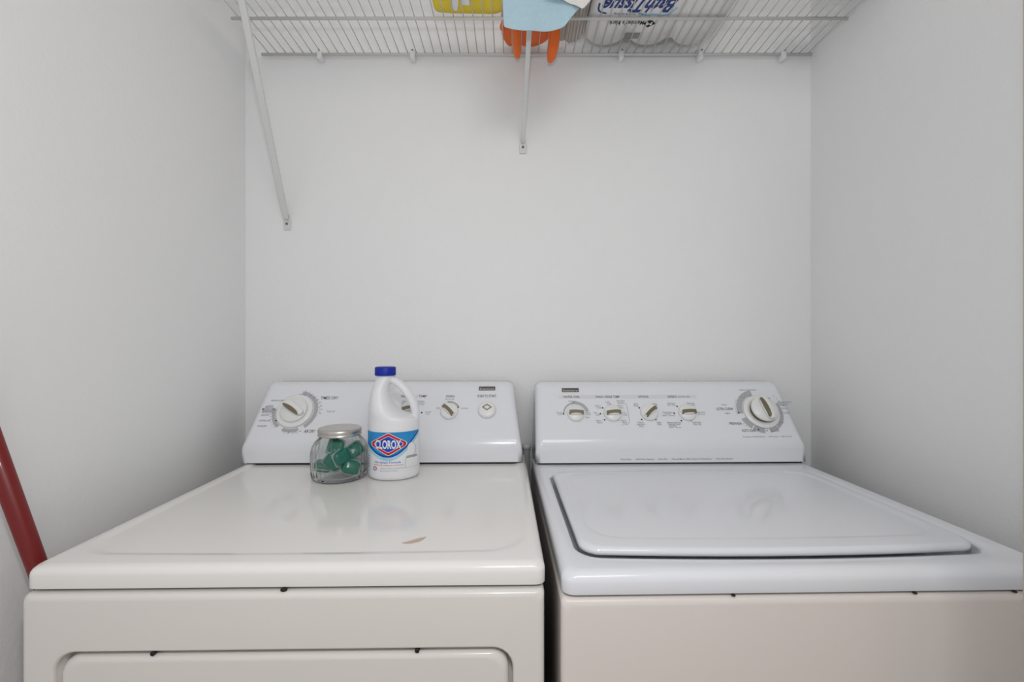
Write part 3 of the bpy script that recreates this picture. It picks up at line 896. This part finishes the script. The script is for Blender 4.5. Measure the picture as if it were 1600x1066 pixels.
k = 1.040 / 711
pz = lambda py: CAM_Z - (py - 533) * k
px = lambda q: (q - 800) * k
blue = drape('blue_cloth', [(0, (px(783),)), (1, (px(922),))],
             [(0, (px(787), pz(48))), (.12, (px(799), pz(51))), (.28, (px(820), pz(54))), (.5, (px(848), pz(51))), (.62, (px(866), pz(49))), (.72, (px(881), pz(47))), (.85, (px(891), pz(34))), (1, (px(905), pz(17)))],
             1.036, 1.085, 'blue_cloth', None, .005, .003, .6)
tag(blue, 'light blue terry cloth hanging over the shelf front', 'cloth')
towel = thing('folded_towel', 'off white ribbed towel folded on the shelf between blue cloth and tissue pack', 'towel', (0, 0, 0))
flap = drape('hanging_corner', [(0, (px(846),)), (1, (px(936),))],
             [(0, (px(853), pz(2))), (.3, (px(876), pz(8))), (.55, (px(896), pz(18))), (.72, (px(908), pz(27))), (.82, (px(915), pz(19))), (1, (px(928), pz(1)))],
             1.024, 1.16, 'towel_lit', towel, .003, .004, 2.0, TOP + .026)
rows = []
nc = 40
for kk in range(12):
    t = kk / 11
    row = []
    for j in range(nc):
        s = j / (nc - 1)
        edge = 1.316 - .010 * s + (.010 * ((s * 4.0) % 1.0) if s > .3 else .0) - (.03 * max(0, s - .85) / .15)
        y = 1.10 + (edge - 1.10) * t
        row.append((.134 + .063 * s + .004 * t, y, TOP + .0110 + .0028 * math.sin(s * 42) + .004 * t * math.sin(s * 9)))
    rows.append(row)
sheet('folded_body', rows, 'towel', towel, .005)
rows2 = [[(p[0] + .001, p[1] * .97 + .033, p[2] + .013) for p in row] for row in rows]
sheet('folded_upper_layer', rows2, 'towel', towel, .006)

glove = thing('rubber_glove', 'bright orange rubber glove on the shelf with fingers drooping through the wires', 'glove', (0, 0, 0))
v, f = blob(.070, .086, .016, .5, .6, 40, 10)
v = [(.040 + p[0], 1.250 + p[1] + .007 * math.sin(p[0] * 90), TOP + .0190 + p[2] + .002 * math.sin(p[0] * 130 + p[1] * 60)) for p in v]
obj('palm', v, f, 'orange', glove)
def finger(pts, rad):
    v, f = tube(pts, rad, 16)
    return obj('finger', v, f, 'orange', glove)
finger([(.0125, 1.205, TOP + .014), (.0130, 1.212, SZ + .004), (.0130, 1.232, SZ - .014), (.0140, 1.262, SZ - .025), (.0150, 1.288, SZ - .031), (.0155, 1.303, SZ - .033), (.0156, 1.311, SZ - .034)], [.009, .0098, .0112, .0115, .0108, .0075, .002])
finger([(.1150, 1.205, TOP + .014), (.1158, 1.212, SZ + .004), (.1158, 1.232, SZ - .018), (.1150, 1.264, SZ - .031), (.1120, 1.290, SZ - .040), (.1095, 1.306, SZ - .043), (.1085, 1.314, SZ - .044)], [.010, .0115, .0150, .0152, .0130, .0085, .002])
finger([(-.012, 1.225, TOP + .012), (-.020, 1.240, TOP + .011), (-.026, 1.254, TOP + .010), (-.030, 1.262, TOP + .009)], [.010, .010, .009, .003])

yel = thing('cloth_bundle', 'yellow folded cloth bundle with a white tag on the shelf left', 'cloth', (0, 0, 0))
for q, (zo, ys) in enumerate(((.0125, 0.0), (.036, .006))):
    v, f = blob(.092, .060, .0125, .4, .3, 48, 10)
    v = [(-.112 + p[0], 1.142 - ys + p[1] * (1 + .03 * math.sin(p[0] * 60)), TOP + zo + .0050 + p[2] + .0022 * math.sin(p[0] * 70 + q)) for p in v]
    obj('fold', v, f, 'yellow', yel)
tagp = [(-.150, 1.176), (-.143, 1.180), (-.137, 1.158), (-.134, 1.136), (-.127, 1.136), (-.127, 1.158), (-.108, 1.158), (-.104, 1.100), (-.146, 1.100), (-.149, 1.130), (-.154, 1.160)]
v, f = loft([[(x, y, TOP + .0004) for (x, y) in tagp], [(x, y, TOP + .0018) for (x, y) in tagp]])
obj('white_tag', v, f, 'clip', yel, smooth=False)

# ---- pack of bath tissue, rolls upright under film
pack = thing('bath_tissue_pack', 'white film wrapped pack of bath tissue rolls with blue lettering on the shelf', 'tissue pack', (0, 0, 0))
X0, RR, NRX = .2040, .0600, 3
def pack_loop(g, z):
    pts = []
    ycf, ycb = 1.115, 1.258
    for i in range(NRX):                                  # far edge, bulging rolls
        cx = X0 + RR + 2 * RR * i
        for j in range(9):
            a = PI - PI * (j + .5) / 9
            pts.append((cx + (RR * g) * math.cos(a), ycb + RR * g * (max(.42, math.sin(a))), z))
    pts = pts + [(X0 + 2 * RR * NRX - (1 - g) * RR + .002, ycb - .02, z), (X0 + 2 * RR * NRX - (1 - g) * RR, ycf, z)]
    for i in range(NRX - 1, -1, -1):
        cx = X0 + RR + 2 * RR * i
        for j in range(9):
            a = -PI * (j + .5) / 9
            pts.append((cx + (RR * g) * math.cos(a), ycf - RR * g * max(.42, -math.sin(a)), z))
    pts += [(X0 + (1 - g) * RR, ycf, z), (X0 + (1 - g) * RR - .002, ycb - .02, z)]
    return pts
v, f = loft([pack_loop(.93, TOP + .0005), pack_loop(.975, TOP + .003), pack_loop(1.0, TOP + .009), pack_loop(1.0, TOP + .212), pack_loop(.97, TOP + .218)])
obj('wrapped_rolls', v, f, 'film', pack)
def under(vf2, z=TOP - .0002):
    """print on the underside: reads upside down from the front"""
    return [(p[0], p[1], z) for p in vf2[0]], vf2[1]
def utext(s, cx, cy, w, h, bold, res=3, shear=0.0):
    v, f = glyphs(s, bold, res)
    return [(cx - (p[0] - .5) * w - shear * (p[1] - .5) * h, cy + (p[1] - .5) * h) for p in v], f
a, b = under(poly2([(.222, 1.085), (.222, 1.172), (.226, 1.190), (.236, 1.194), (.395, 1.194), (.414, 1.178), (.425, 1.150), (.428, 1.085)]), TOP + .0002)
raw('pale_band', a, b, 'labwhite', pack)
a, b = under(line2([(.222, 1.150), (.222, 1.168), (.225, 1.177), (.232, 1.183), (.246, 1.186)], .005), TOP)
raw('band_edge', a, b, 'navyprint', pack)
a, b = under(line2([(.330, 1.186), (.350, 1.194), (.370, 1.190), (.392, 1.194), (.410, 1.190), (.424, 1.165)], .006), TOP)
raw('band_swoosh', a, b, 'paleprint', pack)
a, b = under(utext('BathTissue', .3205, 1.158, .183, .048, .03, 4, .3), TOP - .0003)
raw('large_lettering', a, b, 'navyprint', pack)['kind'] = 'stuff'
a, b = under(utext('2 Ply - Soft & Strong', .309, 1.1885, .085, .006, .0), TOP - .0003)
raw('small_lettering', a, b, 'navyprint', pack)['kind'] = 'stuff'
a, b = under(utext("Member's Mark", .307, 1.222, .094, .0150, .014, 3, .0), TOP - .0003)
raw('maker_lettering', a, b, 'print', pack)['kind'] = 'stuff'
cx, cy, q = .3690, 1.2240, .0165
a, b = under(poly2([(cx - q, cy), (cx, cy + q * .95), (cx + q, cy), (cx, cy - q * .95)]), TOP - .0003)
raw('diamond_mark', a, b, 'black', pack)
a, b = under(utext('M', cx, cy, .015, .012, .03, 3), TOP - .0006)
raw('diamond_letter', a, b, 'labwhite', pack)
bars = []
xx = .314
random.seed(3)
while xx < .356:
    w = random.choice((.0009, .0014, .0022))
    bars.append(([(xx, 1.2600), (xx, 1.2850), (xx + w, 1.2850), (xx + w, 1.2600)], [(0, 1, 2, 3)]))
    xx += w + random.choice((.0009, .0013))
a, b = under(merge(bars), TOP - .0003)
raw('barcode', a, b, 'print2', pack)['kind'] = 'stuff'

# ---- crumpled clear bag at the right end
v, f = blob(.060, .045, .035, .8, .8, 40, 20)
v2 = []
for p in v:
    n = noise.noise(Vector(p) * 45) * .010 + noise.noise(Vector(p) * 110) * .004
    d = Vector(p).normalized()
    v2.append((.812 + p[0] + d.x * n, 1.112 + p[1] + d.y * n, max(TOP + .001, TOP + .035 + p[2] + d.z * n)))
bag = obj('plastic_bag', v2, f, 'bag')
tag(bag, 'crumpled clear plastic bag at the right end of the shelf', 'bag')

bpy.data.objects.remove(_fo)
bpy.data.curves.remove(_fc)
